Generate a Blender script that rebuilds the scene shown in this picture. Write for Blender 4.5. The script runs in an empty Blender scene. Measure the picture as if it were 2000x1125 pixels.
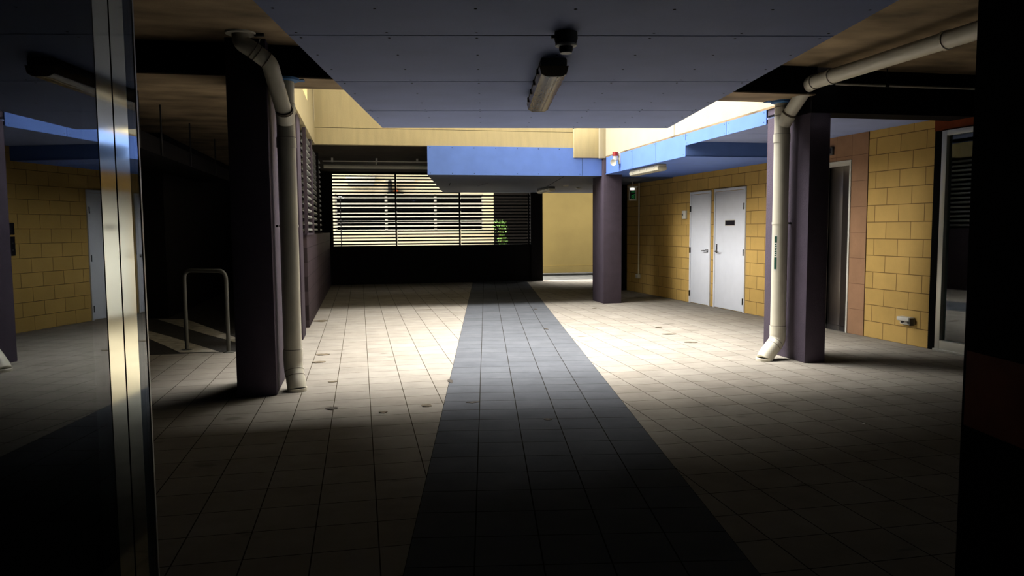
import bpy, bmesh, math, random
from mathutils import Vector, Matrix, Euler
random.seed(7)
R = math.radians
S = bpy.context.scene
COL = S.collection

# ------------------------------------------------------------------ camera
cam_d = bpy.data.cameras.new('camera')
cam = bpy.data.objects.new('camera', cam_d)
COL.objects.link(cam)
S.camera = cam
cam_d.sensor_fit = 'HORIZONTAL'
cam_d.sensor_width = 36.0
cam_d.lens = 36.0 * 1450.0 / 2000.0
cam_d.clip_start = 0.02
PITCH, YAW, ROLL = R(4.54), R(2.015), R(0.423)
_f = Vector((math.sin(YAW), math.cos(YAW), 0)); _r = Vector((math.cos(YAW), -math.sin(YAW), 0)); _d = Vector((0, 0, -1))
_f2 = _f * math.cos(PITCH) + _d * math.sin(PITCH)
_d2 = _d * math.cos(PITCH) - _f * math.sin(PITCH)
_r2 = _r * math.cos(ROLL) + _d2 * math.sin(ROLL)
_d3 = _d2 * math.cos(ROLL) - _r * math.sin(ROLL)
_m = Matrix((_r2, -_d3, -_f2)).transposed().to_4x4()
_m.translation = Vector((0, 0, 1.46))
cam.matrix_world = _m

# ------------------------------------------------------------------ light
w = bpy.data.worlds.new('sky'); S.world = w; w.use_nodes = True
w.node_tree.nodes['Background'].inputs[0].default_value = (0.80, 0.88, 1.0, 1)
w.node_tree.nodes['Background'].inputs[1].default_value = 0.22
def sun(name, direction, strength, angle, colour):
    d = bpy.data.lights.new(name, 'SUN'); d.energy = strength; d.angle = R(angle); d.color = colour
    o = bpy.data.objects.new(name, d); COL.objects.link(o)
    o.rotation_euler = Vector(direction).to_track_quat('-Z', 'Y').to_euler()
    o.location = (0, 10, 12)
    return o
sun('hazy_sun', (0.18, -0.33, -1.0), 30.0, 68, (1.0, 0.975, 0.94))
sun('low_sky_fill', (0.80, 0.26, -0.32), 7.5, 46, (1.0, 0.98, 0.95))  # second sun lamp added to light the doors, standing in for low sky
S.view_settings.view_transform = 'Standard'
S.view_settings.look = 'None'
S.view_settings.gamma = 1.0
S.view_settings.use_curve_mapping = False
S.view_settings.exposure = 0.0
S.cycles.diffuse_bounces = 1
S.cycles.max_bounces = 8

# ------------------------------------------------------------------ materials
def lin(c):
    return tuple((x / 12.92 if x <= 0.04045 else ((x + 0.055) / 1.055) ** 2.4) for x in c)
def new_mat(name):
    m = bpy.data.materials.new(name); m.use_nodes = True
    nt = m.node_tree; b = nt.nodes['Principled BSDF']
    return m, nt, b
def mat(name, c, rough=0.6, metal=0.0, spec=0.3, noise=0.0, nscale=6.0, bump=0.0, bscale=60.0, stretch=None):
    """plain paint or plastic with a soft blotchy variation"""
    m, nt, b = new_mat(name)
    b.inputs['Base Color'].default_value = (*c, 1)
    b.inputs['Roughness'].default_value = rough
    b.inputs['Metallic'].default_value = metal
    b.inputs['Specular IOR Level'].default_value = spec
    if noise or bump:
        tc = nt.nodes.new('ShaderNodeTexCoord')
        mp = nt.nodes.new('ShaderNodeMapping')
        if stretch: mp.inputs['Scale'].default_value = stretch
        nt.links.new(tc.outputs['Object'], mp.inputs[0])
    if noise:
        n = nt.nodes.new('ShaderNodeTexNoise'); n.inputs['Scale'].default_value = nscale; n.inputs['Detail'].default_value = 6
        nt.links.new(mp.outputs[0], n.inputs['Vector'])
        mx = nt.nodes.new('ShaderNodeMix'); mx.data_type = 'RGBA'
        mr = nt.nodes.new('ShaderNodeMapRange'); mr.inputs[1].default_value = 0.3; mr.inputs[2].default_value = 0.7
        nt.links.new(n.outputs[0], mr.inputs[0]); nt.links.new(mr.outputs[0], mx.inputs[0])
        mx.inputs[6].default_value = (*[x * (1 - noise) for x in c], 1)
        mx.inputs[7].default_value = (*[min(1, x * (1 + noise)) for x in c], 1)
        nt.links.new(mx.outputs[2], b.inputs['Base Color'])
    if bump:
        n2 = nt.nodes.new('ShaderNodeTexNoise'); n2.inputs['Scale'].default_value = bscale; n2.inputs['Detail'].default_value = 4
        nt.links.new(tc.outputs['Object'], n2.inputs['Vector'])
        bp = nt.nodes.new('ShaderNodeBump'); bp.inputs['Strength'].default_value = bump; bp.inputs['Distance'].default_value = 0.01
        nt.links.new(n2.outputs[0], bp.inputs['Height']); nt.links.new(bp.outputs[0], b.inputs['Normal'])
    return m
def masonry(name, c1, c2, mortar, bw, rh, ms, offset, axes, shift, rough=0.7, vary=0.12, bump=0.5, spec=0.2, smooth=0.1, dirt=None):
    """bricks, blocks or tiles laid in the plane of the two given local axes"""
    m, nt, b = new_mat(name)
    tc = nt.nodes.new('ShaderNodeTexCoord'); sp = nt.nodes.new('ShaderNodeSeparateXYZ'); cb = nt.nodes.new('ShaderNodeCombineXYZ')
    nt.links.new(tc.outputs['Object'], sp.inputs[0])
    for i in range(2):
        a = nt.nodes.new('ShaderNodeMath'); a.operation = 'ADD'; a.inputs[1].default_value = shift[i]
        nt.links.new(sp.outputs['XYZ'.index(axes[i])], a.inputs[0]); nt.links.new(a.outputs[0], cb.inputs[i])
    br = nt.nodes.new('ShaderNodeTexBrick'); br.offset = offset; br.offset_frequency = 2; br.squash = 1.0
    nt.links.new(cb.outputs[0], br.inputs['Vector'])
    br.inputs['Color1'].default_value = (*c1, 1); br.inputs['Color2'].default_value = (*c2, 1); br.inputs['Mortar'].default_value = (*mortar, 1)
    br.inputs['Scale'].default_value = 1; br.inputs['Mortar Size'].default_value = ms; br.inputs['Mortar Smooth'].default_value = smooth
    br.inputs['Brick Width'].default_value = bw; br.inputs['Row Height'].default_value = rh; br.inputs['Bias'].default_value = 0
    n = nt.nodes.new('ShaderNodeTexNoise'); n.inputs['Scale'].default_value = 3.0; n.inputs['Detail'].default_value = 9; n.inputs['Roughness'].default_value = 0.65
    nt.links.new(tc.outputs['Object'], n.inputs['Vector'])
    mr = nt.nodes.new('ShaderNodeMapRange'); mr.inputs[1].default_value = 0.25; mr.inputs[2].default_value = 0.75
    mr.inputs[3].default_value = 1 - vary; mr.inputs[4].default_value = 1 + vary
    nt.links.new(n.outputs[0], mr.inputs[0])
    vm = nt.nodes.new('ShaderNodeVectorMath'); vm.operation = 'SCALE'
    nt.links.new(br.outputs['Color'], vm.inputs[0]); nt.links.new(mr.outputs[0], vm.inputs['Scale'])
    out = vm.outputs[0]
    if dirt:
        nd = nt.nodes.new('ShaderNodeTexNoise'); nd.inputs['Scale'].default_value = dirt[0]; nd.inputs['Detail'].default_value = 3
        mpd = nt.nodes.new('ShaderNodeMapping'); mpd.inputs['Scale'].default_value = (1, 2.2, 1); nt.links.new(tc.outputs['Object'], mpd.inputs[0])
        nt.links.new(mpd.outputs[0], nd.inputs['Vector'])
        md = nt.nodes.new('ShaderNodeMapRange'); md.inputs[1].default_value = dirt[1]; md.inputs[2].default_value = dirt[1] + 0.06; md.inputs[4].default_value = dirt[2]
        nt.links.new(nd.outputs[0], md.inputs[0])
        mx = nt.nodes.new('ShaderNodeMix'); mx.data_type = 'RGBA'; nt.links.new(md.outputs[0], mx.inputs[0]); nt.links.new(out, mx.inputs[6])
        mx.inputs[7].default_value = (*mortar, 1); out = mx.outputs[2]
    nt.links.new(out, b.inputs['Base Color'])
    bp = nt.nodes.new('ShaderNodeBump'); bp.inputs['Strength'].default_value = bump; bp.inputs['Distance'].default_value = 0.006; bp.invert = True
    nt.links.new(br.outputs['Fac'], bp.inputs['Height'])
    n3 = nt.nodes.new('ShaderNodeTexNoise'); n3.inputs['Scale'].default_value = 90
    nt.links.new(tc.outputs['Object'], n3.inputs['Vector'])
    bp2 = nt.nodes.new('ShaderNodeBump'); bp2.inputs['Strength'].default_value = 0.12; bp2.inputs['Distance'].default_value = 0.004
    nt.links.new(n3.outputs[0], bp2.inputs['Height']); nt.links.new(bp.outputs[0], bp2.inputs['Normal']); nt.links.new(bp2.outputs[0], b.inputs['Normal'])
    b.inputs['Roughness'].default_value = rough; b.inputs['Specular IOR Level'].default_value = spec
    return m
def glass(name, tint):
    """clear pane: straight-through transmission and a real Fresnel reflection"""
    m = bpy.data.materials.new(name); m.use_nodes = True; nt = m.node_tree; nt.nodes.clear()
    o = nt.nodes.new('ShaderNodeOutputMaterial'); mx = nt.nodes.new('ShaderNodeMixShader'); fr = nt.nodes.new('ShaderNodeFresnel'); fr.inputs[0].default_value = 1.7
    tr = nt.nodes.new('ShaderNodeBsdfTransparent'); tr.inputs[0].default_value = (*tint, 1)
    gl = nt.nodes.new('ShaderNodeBsdfGlossy'); gl.inputs['Roughness'].default_value = 0.0; gl.inputs[0].default_value = (0.9, 0.96, 1.0, 1)
    nt.links.new(fr.outputs[0], mx.inputs[0]); nt.links.new(tr.outputs[0], mx.inputs[1]); nt.links.new(gl.outputs[0], mx.inputs[2]); nt.links.new(mx.outputs[0], o.inputs[0])
    return m
def glow(name, c, s):
    m, nt, b = new_mat(name)
    b.inputs['Base Color'].default_value = (*c, 1); b.inputs['Emission Color'].default_value = (*c, 1); b.inputs['Emission Strength'].default_value = s
    return m

TILE = (0.295, 0.268, 0.228)
M = {}
M['tile'] = masonry('beige_paving', TILE, (0.27, 0.242, 0.203), (0.045, 0.034, 0.023), 0.3, 0.31, 0.0032, 0.0, 'XY', (-0.054 + 30, -4.62 + 31), rough=0.85, spec=0.0, vary=0.17, bump=0.4, dirt=(2.3, 0.665, 0.35))
M['strip'] = masonry('grey_paving', (0.104, 0.109, 0.119), (0.092, 0.097, 0.107), (0.02, 0.017, 0.014), 0.3015, 0.3115, 0.0036, 0.0, 'XY', (0.364 + 30.15, -4.056 + 31.15), rough=0.85, spec=0.0, vary=0.15, bump=0.4)
M['asphalt'] = mat('asphalt', (0.030, 0.028, 0.026), 0.9, noise=0.4, nscale=30, bump=0.4, bscale=120)
M['road_white'] = mat('worn_road_paint', (0.42, 0.39, 0.32), 0.8, noise=0.35, nscale=9)
M['block'] = masonry('cream_blockwork', (0.66, 0.43, 0.135), (0.60, 0.39, 0.12), (0.22, 0.13, 0.04), 0.41, 0.2165, 0.005, 0.5, 'YZ', (-8.21 + 41, 0.0), vary=0.1, bump=0.6)
M['terracotta'] = masonry('terracotta_tile', (0.42, 0.235, 0.135), (0.38, 0.215, 0.12), (0.18, 0.09, 0.05), 0.31, 0.345, 0.003, 0.0, 'YZ', (-8.36 + 31, 0.0), rough=0.45, vary=0.16, bump=0.3)
M['dwarf'] = masonry('plum_blockwork', (0.075, 0.055, 0.068), (0.068, 0.050, 0.062), (0.035, 0.026, 0.032), 0.41, 0.2165, 0.005, 0.5, 'YZ', (-11.5 + 41, 0.1), vary=0.1, bump=0.6)
M['plum'] = mat('plum_render', (0.086, 0.067, 0.095), 0.75, noise=0.08, bump=0.35, bscale=90)
M['dark_zone'] = mat('shade_charcoal_render', (0.012, 0.011, 0.012), 0.9, spec=0.05, noise=0.1)  # charcoal taken near black so the shaded zones stay dark
M['black'] = mat('matt_black', (0.006, 0.006, 0.006), 0.9, spec=0.03)
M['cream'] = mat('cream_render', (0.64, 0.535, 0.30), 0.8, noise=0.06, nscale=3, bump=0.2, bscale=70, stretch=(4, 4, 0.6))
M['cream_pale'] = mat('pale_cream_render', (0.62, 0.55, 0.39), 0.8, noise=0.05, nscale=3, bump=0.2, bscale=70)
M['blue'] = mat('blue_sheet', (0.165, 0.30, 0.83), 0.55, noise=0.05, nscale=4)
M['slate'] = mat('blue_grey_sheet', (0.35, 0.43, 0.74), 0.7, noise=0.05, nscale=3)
M['slate_shaded'] = mat('shaded_slate_sheet', (0.10, 0.115, 0.165), 0.7, noise=0.05, nscale=3)  # blue grey sheet with the shade of the box underside put into its colour
M['galv'] = mat('dull_galvanised_steel', (0.13, 0.13, 0.115), 0.5, metal=0.3)
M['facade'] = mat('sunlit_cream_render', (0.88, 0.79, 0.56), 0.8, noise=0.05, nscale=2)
M['joint'] = mat('joint_shadow_gap', (0.01, 0.01, 0.013), 0.9, spec=0.0)
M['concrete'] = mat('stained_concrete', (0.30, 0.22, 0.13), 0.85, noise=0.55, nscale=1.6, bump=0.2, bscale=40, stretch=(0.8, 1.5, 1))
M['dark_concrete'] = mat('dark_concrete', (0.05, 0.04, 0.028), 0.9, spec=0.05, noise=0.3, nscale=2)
M['pipe'] = mat('cream_pvc', (0.80, 0.75, 0.60), 0.42, spec=0.5, noise=0.05, nscale=5)
M['pipe_joint'] = mat('pvc_joint', (0.12, 0.09, 0.06), 0.6)
M['white'] = mat('white_door_paint', (0.86, 0.89, 0.97), 0.5, noise=0.02)
M['offwhite'] = mat('off_white_plastic', (0.72, 0.70, 0.62), 0.5)
M['steel'] = mat('brushed_steel', (0.34, 0.31, 0.29), 0.30, metal=1.0, noise=0.1, nscale=10, stretch=(1, 1, 0.05))
M['chrome'] = mat('satin_chrome', (0.62, 0.62, 0.63), 0.25, metal=1.0)
M['dark_metal'] = mat('dark_metal', (0.03, 0.03, 0.032), 0.5, metal=0.4)
M['alu'] = mat('anodised_aluminium', (0.86, 0.85, 0.66), 0.07, metal=1.0)
M['alu_frame'] = mat('pale_aluminium', (0.60, 0.60, 0.55), 0.4, metal=0.7)
M['slat'] = mat('grey_louvre', (0.40, 0.41, 0.39), 0.5, spec=0.4)
M['slat_dark'] = mat('black_louvre', (0.010, 0.010, 0.010), 0.7, spec=0.1)
M['lens'] = mat('yellowed_acrylic', (0.24, 0.155, 0.06), 0.25, spec=0.5, noise=0.15, nscale=12, stretch=(8, 1, 1))
M['lens_pale'] = mat('clear_acrylic', (0.74, 0.70, 0.55), 0.25, spec=0.5)
M['fixture_grey'] = mat('grey_fixture', (0.10, 0.10, 0.095), 0.6)
M['red'] = mat('red_lens', (0.30, 0.008, 0.012), 0.3, spec=0.5)
M['green_glow'] = glow('green_sign_glow', (0.03, 0.45, 0.10), 0.12)
M['white_glow'] = glow('white_lamp_glow', (1.0, 0.97, 0.9), 2.5)
M['green_print'] = mat('green_print', (0.01, 0.07, 0.045), 0.6)
M['sign_black'] = mat('black_sign_plate', (0.012, 0.010, 0.016), 0.5)
M['blue_seal'] = mat('blue_sealant', (0.06, 0.17, 0.36), 0.6)
M['rust'] = mat('rust_paint_and_reflection', (0.20, 0.045, 0.015), 0.7, spec=0.1, noise=0.2)
M['pane'] = glass('clear_glass', (0.75, 0.85, 0.82))
M['glass_dark'] = mat('dark_window_glass', (0.010, 0.011, 0.014), 0.05, spec=0.5)
M['leaf_dry'] = mat('dry_leaf', (0.13, 0.10, 0.062), 0.8, noise=0.3, nscale=30)
M['leaf_dark'] = mat('dark_wet_leaf', (0.045, 0.035, 0.025), 0.7, noise=0.3, nscale=30)
M['leaf_green'] = mat('green_leaf', (0.14, 0.28, 0.06), 0.6, noise=0.3, nscale=10)
M['stem'] = mat('plant_stem', (0.12, 0.08, 0.04), 0.8)
M['pavement'] = mat('pale_bounce_pavement', (0.46, 0.44, 0.39), 0.9, noise=0.12, nscale=4)
M['road'] = mat('grey_road', (0.065, 0.064, 0.058), 0.9, spec=0.1, noise=0.25, nscale=4)
M['yellow_wall'] = mat('mustard_render', (0.50, 0.37, 0.13), 0.85, noise=0.12, nscale=0.9, bump=0.2, bscale=60)
M['orange'] = mat('orange_paint', (0.5, 0.10, 0.02), 0.6)

# ------------------------------------------------------------------ geometry helpers
ANG = {'A': 0.0, 'B': R(9.51), 'C': R(12.46)}
def world_of(fr, v, u, z=0.0):
    a = ANG[fr]
    return Vector((v * math.cos(a) - u * math.sin(a), v * math.sin(a) + u * math.cos(a), z))
class MB:
    def __init__(s): s.bm = bmesh.new(); s.mats = []
    def mi(s, m):
        if m not in s.mats: s.mats.append(m)
        return s.mats.index(m)
    def _take(s, tmp, m, mtx=None, smooth=False):
        k = s.mi(m)
        if mtx is not None: bmesh.ops.transform(tmp, matrix=mtx, verts=tmp.verts)
        bmesh.ops.recalc_face_normals(tmp, faces=tmp.faces)
        for f in tmp.faces: f.material_index = k; f.smooth = smooth
        me = bpy.data.meshes.new('t'); tmp.to_mesh(me); tmp.free()
        s.bm.from_mesh(me); bpy.data.meshes.remove(me)
        return s
    def box(s, x0, x1, y0, y1, z0, z1, m, bev=0.0, seg=2, rot=None):
        t = bmesh.new(); bmesh.ops.create_cube(t, size=1.0)
        bmesh.ops.scale(t, vec=(abs(x1 - x0), abs(y1 - y0), abs(z1 - z0)), verts=t.verts)
        if bev: bmesh.ops.bevel(t, geom=t.edges[:], offset=bev, segments=seg, affect='EDGES', profile=0.5)
        mt = Matrix.Translation(((x0 + x1) / 2, (y0 + y1) / 2, (z0 + z1) / 2))
        if rot: mt = mt @ Euler(rot).to_matrix().to_4x4()
        return s._take(t, m, mt)
    def cyl(s, p0, p1, r, m, seg=24, r2=None, caps=True):
        p0, p1 = Vector(p0), Vector(p1); d = p1 - p0
        t = bmesh.new(); bmesh.ops.create_cone(t, cap_ends=caps, segments=seg, radius1=r, radius2=(r if r2 is None else r2), depth=d.length)
        mt = Matrix.Translation((p0 + p1) / 2) @ d.to_track_quat('Z', 'Y').to_matrix().to_4x4()
        k = s.mi(m); s._take(t, m, mt)
        s.bm.faces.ensure_lookup_table()
        for f in s.bm.faces[-(seg + (2 if caps else 0)):]:
            if len(f.verts) == 4: f.smooth = True
        return s
    def sph(s, c, r, m, sc=(1, 1, 1), seg=20):
        t = bmesh.new(); bmesh.ops.create_uvsphere(t, u_segments=seg, v_segments=seg // 2, radius=r)
        return s._take(t, m, Matrix.Translation(c) @ Matrix.Diagonal((*sc, 1)), True)
    def tube(s, pts, r, m, seg=20, bend=0.0, bseg=6):
        pts = [Vector(p) for p in pts]; path = [pts[0]]
        for i in range(1, len(pts) - 1):
            a, b, c = pts[i - 1], pts[i], pts[i + 1]
            if bend <= 0: path.append(b); continue
            d1, d2 = (a - b).normalized(), (c - b).normalized()
            L = min(bend, (a - b).length * 0.48, (c - b).length * 0.48)
            q0, q2 = b + d1 * L, b + d2 * L
            for k in range(bseg + 1):
                tt = k / bseg; path.append(q0 * (1 - tt) ** 2 + b * 2 * tt * (1 - tt) + q2 * tt * tt)
        path.append(pts[-1])
        t = bmesh.new(); rings = []; ref = None
        for i, p in enumerate(path):
            d = (path[min(i + 1, len(path) - 1)] - path[max(i - 1, 0)]).normalized()
            if ref is None:
                ref = d.orthogonal().normalized()
            ref = (ref - d * ref.dot(d)).normalized(); bi = d.cross(ref)
            rings.append([t.verts.new(p + ref * r * math.cos(2 * math.pi * k / seg) + bi * r * math.sin(2 * math.pi * k / seg)) for k in range(seg)])
        for a, b in zip(rings, rings[1:]):
            for k in range(seg): t.faces.new((a[k], a[(k + 1) % seg], b[(k + 1) % seg], b[k]))
        t.faces.new(rings[0][::-1]); t.faces.new(rings[-1])
        return s._take(t, m, None, True)
    def prism(s, poly, z0, z1, m, axis='z'):
        """polygon in xy (or yz swept along x: axis 'x', or xz swept along y: axis 'y') given depth"""
        t = bmesh.new()
        def P(a, b, c):
            return {'z': (a, b, c), 'x': (c, a, b), 'y': (a, c, b)}[axis]
        lo = [t.verts.new(P(a, b, z0)) for a, b in poly]; hi = [t.verts.new(P(a, b, z1)) for a, b in poly]
        t.faces.new(lo); t.faces.new(hi); n = len(poly)
        for i in range(n): t.faces.new((lo[i], lo[(i + 1) % n], hi[(i + 1) % n], hi[i]))
        return s._take(t, m)
    def lathe(s, prof, m, c=(0, 0, 0), seg=28, axis=None):
        t = bmesh.new(); rings = []
        for r, z in prof:
            rings.append([t.verts.new((max(r, 1e-4) * math.cos(2 * math.pi * k / seg), max(r, 1e-4) * math.sin(2 * math.pi * k / seg), z)) for k in range(seg)])
        for a, b in zip(rings, rings[1:]):
            for k in range(seg): t.faces.new((a[k], a[(k + 1) % seg], b[(k + 1) % seg], b[k]))
        t.faces.new(rings[0][::-1]); t.faces.new(rings[-1])
        mt = Matrix.Translation(c)
        if axis: mt = mt @ Vector(axis).to_track_quat('Z', 'Y').to_matrix().to_4x4()
        return s._take(t, m, mt, True)
    def build(s, name, parent=None, fr=None, at=(0, 0, 0)):
        me = bpy.data.meshes.new(name)
        s.bm.normal_update(); s.bm.to_mesh(me); s.bm.free()
        for m in s.mats: me.materials.append(m)
        me.set_sharp_from_angle(angle=R(40))
        o = bpy.data.objects.new(name, me); COL.objects.link(o)
        if parent: o.parent = parent
        if fr:
            o.location = world_of(fr, *at); o.rotation_euler = (0, 0, ANG[fr])
        return o
def tag(o, label=None, cat=None, group=None, kind=None):
    if label: o['label'] = label
    if cat: o['category'] = cat
    if group: o['group'] = group
    if kind: o['kind'] = kind
    return o
def thing(name, label, cat, fr, at, group=None, kind=None, rz=0.0):
    o = bpy.data.objects.new(name, None); COL.objects.link(o); o.empty_display_size = 0.1
    o.location = world_of(fr, *at); o.rotation_euler = (0, 0, ANG[fr] + rz)
    return tag(o, label, cat, group, kind)
def copy_tree(o, parent=None):
    c = o.copy(); COL.objects.link(c)
    if parent: c.parent = parent
    for ch in [x for x in bpy.data.objects if x.parent == o]: copy_tree(ch, c)
    return c
def struct(mb, name, label, cat, fr='B', at=(0, 0, 0)):
    return tag(mb.build(name, None, fr, at), label, cat, None, 'structure')

# ------------------------------------------------------------------ ground
b = MB(); b.box(-10, 9, -4, 20.5, -0.2, 0.0, M['tile'])
struct(b, 'floor', 'beige square paving of the undercroft with dark joints', 'floor')
b = MB(); b.box(-0.364, 1.143, -3, 20.6, -0.1, 0.002, M['strip'])
struct(b, 'floor_strip', 'band of grey paving running through the beige tiles', 'floor', 'A')
b = MB(); b.prism([(-10, 9.42), (-1.2, 9.42), (-1.2, 20.4), (-10, 20.4)], -0.1, 0.003, M['asphalt'])
struct(b, 'parking_floor', 'black asphalt of the dark car park behind the hoop rail', 'floor')
for poly, lab in (([(-3.36, 12.15), (-3.06, 11.25), (-2.16, 9.5), (-1.70, 9.43), (-2.60, 10.95)], 'worn white paint stripe on the asphalt, running to the foot of the hoop rail'),
                  ([(-3.34, 13.24), (-2.86, 13.11), (-1.64, 10.53), (-1.56, 10.08), (-2.19, 11.13)], 'worn white paint stripe on the asphalt behind the hoop rail, farther stripe')):
    b = MB(); b.prism(poly, 0.0, 0.006, M['road_white'])
    struct(b, 'floor_marking', lab, 'road marking')
b = MB(); b.box(4.6, 16, 20.5, 32, -0.2, -0.01, M['road'])
struct(b, 'street_ground', 'grey road surface outside, beyond the back opening', 'road')
b = MB(); b.box(-14, 4.6, 20.5, 32, -0.2, 0.0, M['pavement'])  # unseen ground kept pale to bounce light onto the building
struct(b, 'street_pavement', 'unseen concrete pavement outside, made pale to bounce light onto the cream building', 'pavement')

# ------------------------------------------------------------------ slabs, beams, void
VL, VR, UN, UF = -0.75, 4.65, 7.52, 13.85       # the open light well: left, right, near, far
b = MB()
b.box(-10, 9, -4, 7.02, 3.1, 3.4, M['concrete'])
b.box(-10, VL - 0.2, 7.02, 20.5, 3.1, 3.4, M['concrete'])
b.box(VR + 0.25, 9, 7.02, 20.5, 3.1, 3.4, M['concrete'])
struct(b, 'ceiling', 'stained raw concrete slab soffit', 'ceiling')
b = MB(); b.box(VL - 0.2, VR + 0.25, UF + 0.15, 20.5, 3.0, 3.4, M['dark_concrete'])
struct(b, 'ceiling_back', 'low dark concrete slab over the back bay', 'ceiling')
# near beam: dark near face, concrete underside
b = MB(); b.box(-10, VR, 7.02, UN, 2.82, 2.835, M['concrete']); b.box(-10, VR, 7.0, UN - 0.02, 2.83, 3.4, M['dark_zone'])
struct(b, 'beam_near', 'dark cross beam above the grey canopy with pale underside', 'beam')
b = MB(); b.box(VR, 8.2, 7.08, 7.4, 2.65, 3.12, M['dark_zone'])
struct(b, 'beam_alcove', 'black lintel beam over the lift alcove', 'beam')
# cream well walls
b = MB(); b.box(VL - 0.2, VL, 7.3, UF + 0.2, 3.0, 3.40, M['cream']); b.box(VL - 0.2, VL - 0.012, 7.3, 12.3, 3.41, 3.50, M['cream']); b.box(VL - 0.2, VL - 0.012, 12.3, UF + 0.2, 3.41, 4.45, M['cream']); b.box(VL - 0.2, VL - 0.03, 7.3, UF + 0.2, 3.39, 3.42, M['joint'])  # near part of the top stepped down out of view to light the doors
struct(b, 'wall_well_left', 'cream rendered side of the light well above the louvred wall', 'wall')
b = MB(); b.box(VL, 4.04, UF, UF + 0.2, 3.0, 3.29, M['cream']); b.box(VL, 4.04, UF + 0.012, UF + 0.2, 3.30, 4.6, M['cream']); b.box(VL - 1, 6, UF + 0.012, UF + 0.2, 4.6, 12, M['dark_zone']); b.box(VL, 4.04, UF + 0.03, UF + 0.2, 3.28, 3.31, M['joint'])  # dark unseen upper wall added to block direct sky and cut bounce
struct(b, 'wall_well_back', 'cream rendered far side of the light well over the blue box, with an added dark top blocking the sky', 'wall')
b = MB(); b.box(4.04, 4.69, UF - 0.05, UF + 0.2, 2.81, 3.36, M['cream'], 0.006); b.box(4.10, 4.69, UF + 0.0, UF + 0.2, 3.3, 6.5, M['cream'])
b.box(4.53, 4.70, UF - 0.13, UF - 0.04, 2.80, 6.5, M['cream_pale'], 0.006)
struct(b, 'wall_well_corner', 'thickened cream corner block above the middle plum column', 'wall')
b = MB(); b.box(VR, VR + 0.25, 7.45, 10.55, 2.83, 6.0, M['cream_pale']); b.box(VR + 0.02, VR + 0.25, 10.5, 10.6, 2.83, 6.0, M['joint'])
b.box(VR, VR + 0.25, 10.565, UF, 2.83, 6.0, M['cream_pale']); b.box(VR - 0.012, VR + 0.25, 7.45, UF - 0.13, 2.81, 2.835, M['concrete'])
struct(b, 'wall_well_right', 'bright pale cream beam face above the blue fascia on the door side', 'wall')
b = MB(); b.box(-10, VR, UN - 0.2, UN - 0.03, 3.35, 7.0, M['cream'])
struct(b, 'wall_well_near', 'cream wall rising over the near cross beam', 'wall')

# ------------------------------------------------------------------ canopy of grey sheets
b = MB(); x0, x1 = -0.96, 1.77; ys = [-1.5, -0.1, 1.1, 2.38, 3.78, 4.935, 6.13, 7.14]
for y0, y1 in zip(ys, ys[1:]):
    b.prism([(x0, y0 + 0.007), (x1, y0 + 0.007), (x1, y1 - 0.007 + (0.08 if y1 > 7 else 0)), (x0, y1 - 0.007)], 2.42, 2.432, M['slate'])
b.box(x0 + 0.01, x1 - 0.01, -1.5, 7.12, 2.43, 2.50, M['joint'])
for y0, y1 in zip(ys, ys[1:]):
    if y0 < 2: continue
    for yy in (y0 + 0.05, y0 + (y1 - y0) * 0.36, y0 + (y1 - y0) * 0.68, y1 - 0.05):
        for k in range(7):
            xx = x0 + 0.05 + k * (x1 - x0 - 0.1) / 6
            b.cyl((xx, yy, 2.4195), (xx, yy, 2.425), 0.007, M['joint'], 10)
struct(b, 'canopy_ceiling', 'blue grey sheet canopy with straight joints and screw heads', 'ceiling', 'A')

# ------------------------------------------------------------------ blue boxed soffits
b = MB()
p = [(1.25, UF), (4.6, UF), (4.6, 20.45)]
def AtoB(x, y):
    a = ANG['B']; return (x * math.cos(a) + y * math.sin(a), -x * math.sin(a) + y * math.cos(a))
xl = world_of('B', 1.25, UF)
pl = AtoB(xl.x - 0.09, 20.0 + 0.05); pl = (pl[0] + (20.45 - pl[1]) * 0.17, 20.45)
pc = [(1.25, UF + 0.012), (4.66, UF + 0.012), (4.66, 14.3), (6.9, 14.3), (6.9, 20.45), pl]
b.prism(pc, 2.47, 2.486, M['slate_shaded']); b.prism([(x, y) for x, y in pc], 2.486, 2.52, M['joint'])
b.prism([(1.25, UF), (1.25 + 0.02, UF), (pl[0] + 0.02, pl[1]), pl], 2.486, 3.0, M['slate'])
b.box(1.25, 4.215, UF - 0.012, UF, 2.47, 3.0, M['blue']); b.box(4.223, 4.61, UF - 0.012, UF, 2.47, 2.81, M['blue'])
b.box(1.27, 4.6, UF, UF + 0.02, 2.50, 2.95, M['joint'])
for zz in (2.50, 2.97):
    for k in range(8):
        xx = 1.3 + k * 0.41
        b.cyl((xx, UF - 0.0135, zz), (xx, UF - 0.01, zz), 0.007, M['joint'], 8)
for (v0, u0, v1, u1) in ((1.95, 16.2, 2.06, 17.3), (2.78, 16.2, 2.72, 17.3), (3.9, 14.0, 4.45, 17.6)):
    dx, dy = v1 - v0, u1 - u0; L = math.hypot(dx, dy); nx, ny = -dy / L * 0.006, dx / L * 0.006
    b.prism([(v0 - nx, u0 - ny), (v1 - nx, u1 - ny), (v1 + nx, u1 + ny), (v0 + nx, u0 + ny)], 2.4685, 2.475, M['joint'])
struct(b, 'soffit_ceiling_back', 'blue boxed bulkhead under the back beam with its shade coloured into the underside', 'bulkhead')
b = MB()
UJ = 10.13
b.box(VR - 0.012, VR, 7.95, 8.905, 2.645, 2.81, M['blue']); b.box(VR - 0.012, VR, 8.915, UJ, 2.645, 2.81, M['blue'])
for a0, a1 in ((UJ + 0.012, 11.235), (11.245, 12.275), (12.285, 13.66)):
    b.box(VR - 0.012, VR, a0, a1, 2.49, 2.81, M['blue'])
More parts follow.
